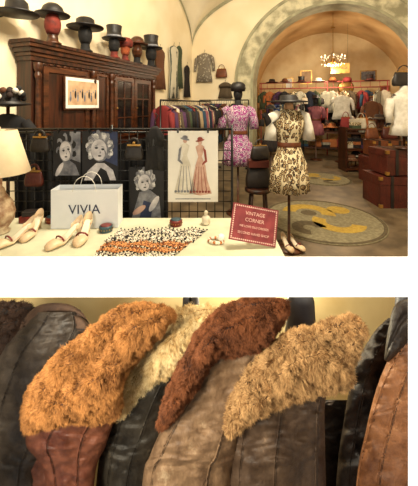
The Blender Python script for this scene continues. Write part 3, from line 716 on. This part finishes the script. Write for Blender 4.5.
M_thr=mat('thread_dark',C(30,22,18),C(20,14,12),.7,30)
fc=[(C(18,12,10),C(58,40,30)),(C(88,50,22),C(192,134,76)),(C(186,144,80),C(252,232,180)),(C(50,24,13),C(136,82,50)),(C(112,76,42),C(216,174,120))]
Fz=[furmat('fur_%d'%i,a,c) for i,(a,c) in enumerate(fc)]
Fb=[mat('fur_root_shade_%d'%i,tuple(.6*x for x in a[:3])+(1,),None,.9,20) for i,(a,c) in enumerate(fc)]  # darkened fur colour under the strands, painted root shade for depth
M_hgr=mat('hanger_grey',C(78,80,88),C(52,54,62),.5,9)
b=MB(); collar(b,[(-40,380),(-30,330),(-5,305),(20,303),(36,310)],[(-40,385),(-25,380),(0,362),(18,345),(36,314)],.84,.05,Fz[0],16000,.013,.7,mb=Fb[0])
sleeve(b,[(330,-60,20),(380,-70,12),(486,-90,5),(640,-90,0)],.88,.6,L_F); b.finish('fur_coat')
# A charcoal
b=MB(); r=sleeve(b,[(312,34,80),(330,18,88),(355,0,80),(400,-14,66),(450,-22,50),(486,-25,42),(640,-30,40)],.82,.62,L_A,[(5,8),(11,14)],.01,M_thr)
sleeve(b,[(340,40,95),(400,20,90),(486,20,80),(640,20,80)],.88,.5,L_A,[(7,9)],.01,M_thr)
g=collar(b,[(2,366),(14,335),(34,308),(60,303),(80,310),(92,328)],[(4,374),(24,356),(46,342),(64,336),(80,334),(93,331)],.80,.03,L_Ac,0,0,0,False,.005,.5,.06)
b.tube([g[i][20]+(CAM-g[i][20]).normalized()*.001 for i in range(3,67)],.0012,M_thr,5)
b.finish('leather_jacket')
# C golden / black leather
b=MB(); r=sleeve(b,[(345,150,200),(370,128,186),(400,112,176),(440,103,162),(486,96,150),(640,85,140)],.80,.55,L_C,[(6,9),(12,13)],.01,M_thr)
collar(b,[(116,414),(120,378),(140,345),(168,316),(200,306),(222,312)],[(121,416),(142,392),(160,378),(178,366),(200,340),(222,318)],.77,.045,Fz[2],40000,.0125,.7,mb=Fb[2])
hanger(b,191,290,316,.83,.022,M_hgr); b.finish('leather_jacket')
# B ginger / reddish
b=MB(); r=sleeve(b,[(395,50,118),(420,32,114),(445,26,106),(486,46,94),(640,50,90)],.75,.5,L_B,[(6,8),(10,14)],.01,M_thr)
sleeve(b,[(410,24,60),(440,18,56),(486,28,58),(640,40,70)],.79,.4,L_B)
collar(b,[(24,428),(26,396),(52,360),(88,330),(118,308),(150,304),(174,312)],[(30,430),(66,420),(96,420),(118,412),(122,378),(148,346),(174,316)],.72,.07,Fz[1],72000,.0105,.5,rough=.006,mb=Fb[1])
b.finish('leather_jacket')
# D auburn / weathered
b=MB(); r=sleeve(b,[(325,222,275),(352,205,266),(385,186,252),(420,166,243),(455,150,238),(486,142,232),(640,130,225)],.75,.5,L_D,[(4,7),(12,15)],.012,M_seam)
collar(b,[(158,428),(166,396),(184,358),(204,324),(226,306),(256,298),(288,302)],[(163,428),(182,404),(200,380),(214,360),(240,352),(264,346),(288,310)],.71,.055,Fz[3],60000,.0095,.5,rough=.006,mb=Fb[3])
b.finish('leather_jacket')
# E tan curly / umber
b=MB(); r=sleeve(b,[(355,270,340),(385,252,330),(405,242,325),(440,234,325),(486,228,326),(640,220,330)],.75,.5,L_E,[(3,4),(9,9.5),(15,14)],.011,M_seam)
collar(b,[(227,432),(230,404),(252,366),(286,334),(318,326),(350,316),(364,326)],[(231,434),(252,416),(282,402),(318,392),(346,386),(352,360),(364,330)],.70,.06,Fz[4],64000,.0125,.85,rough=.009,freq=.12,mb=Fb[4])
hanger(b,301,290,335,.8,.034,M_hgr); b.finish('leather_jacket')
# F black brown
b=MB(); sleeve(b,[(318,388,412),(335,372,420),(370,354,410),(420,344,400),(486,336,395),(640,330,390)],.83,.5,L_F,[(6,9),(11,13)],.012,M_seam)
sleeve(b,[(400,320,350),(430,318,352),(486,322,352),(640,320,350)],.9,.5,L_F)
b.finish('leather_jacket')
# G chestnut
b=MB(); r=sleeve(b,[(335,402,470),(360,388,470),(390,376,466),(430,366,462),(486,356,460),(640,345,455)],.74,.45,L_G,[(11,13),(14,17)],.01,M_seam)
collar(b,[(384,360),(388,330),(396,304),(420,298),(470,300)],[(388,362),(404,350),(420,344),(445,340),(470,335)],.73,.035,L_F,0,0,0,False)
hanger(b,404,290,318,.82,.02,M_hgr); b.finish('leather_jacket')

# ---------------- lights
def area(name,loc,target,size,energy,col):
    l=bpy.data.lights.new(name,'AREA'); l.size=size; l.energy=energy; l.color=col
    o=bpy.data.objects.new(name,l); sc.collection.objects.link(o); o.location=loc
    o.rotation_euler=(Vector(target)-Vector(loc)).to_track_quat('-Z','Y').to_euler()
area('room_fill',(.2,2.2,4.2),(.2,3.4,0),.7,205,(1,.85,.61))  # added fill for the main room, no fixture modelled
area('wall_wash_fill',(-1.2,1.7,3.2),(-3.1,3.4,2.7),.5,85,(1,.89,.67))  # unseen light added to brighten the left wall
area('vault_fill',(0.2,3.6,3.0),(-.6,5.6,4.4),.4,65,(1,.9,.7))  # added off-view light that lifts the vault
area('niche_fill',W(-.55,.1,1.3),W(.0,.8,.5),.28,19,(1,.88,.67))  # fill added in front of the jackets, no real lamp there
def pt(name,loc,e,r,col):
    l=bpy.data.lights.new(name,'POINT'); l.energy=e; l.shadow_soft_size=r; l.color=col
    o=bpy.data.objects.new(name,l); sc.collection.objects.link(o); o.location=loc
pt('chandelier_light',tuple(chl+Vector((0,0,-.22))),95,.04,(1,.79,.52))
pt('niche_back_fill',W(.2,1.0,.93),9,.04,(1,.88,.62))  # hidden light added to brighten the plaster behind the jackets
w=bpy.data.worlds.new('world'); sc.world=w; w.use_nodes=True
w.node_tree.nodes['Background'].inputs[0].default_value=(1,.92,.8,1); w.node_tree.nodes['Background'].inputs[1].default_value=.38
sc.view_settings.view_transform='Standard'
cd=bpy.data.cameras.new('camera'); co=bpy.data.objects.new('camera',cd); sc.collection.objects.link(co)
co.location=(0,0,CH); co.rotation_euler=(pi/2,0,TH)
cd.sensor_fit='HORIZONTAL'; cd.sensor_width=36; cd.lens=36*300/418; cd.shift_y=-(243-105)/418; cd.clip_start=.02
sc.camera=co
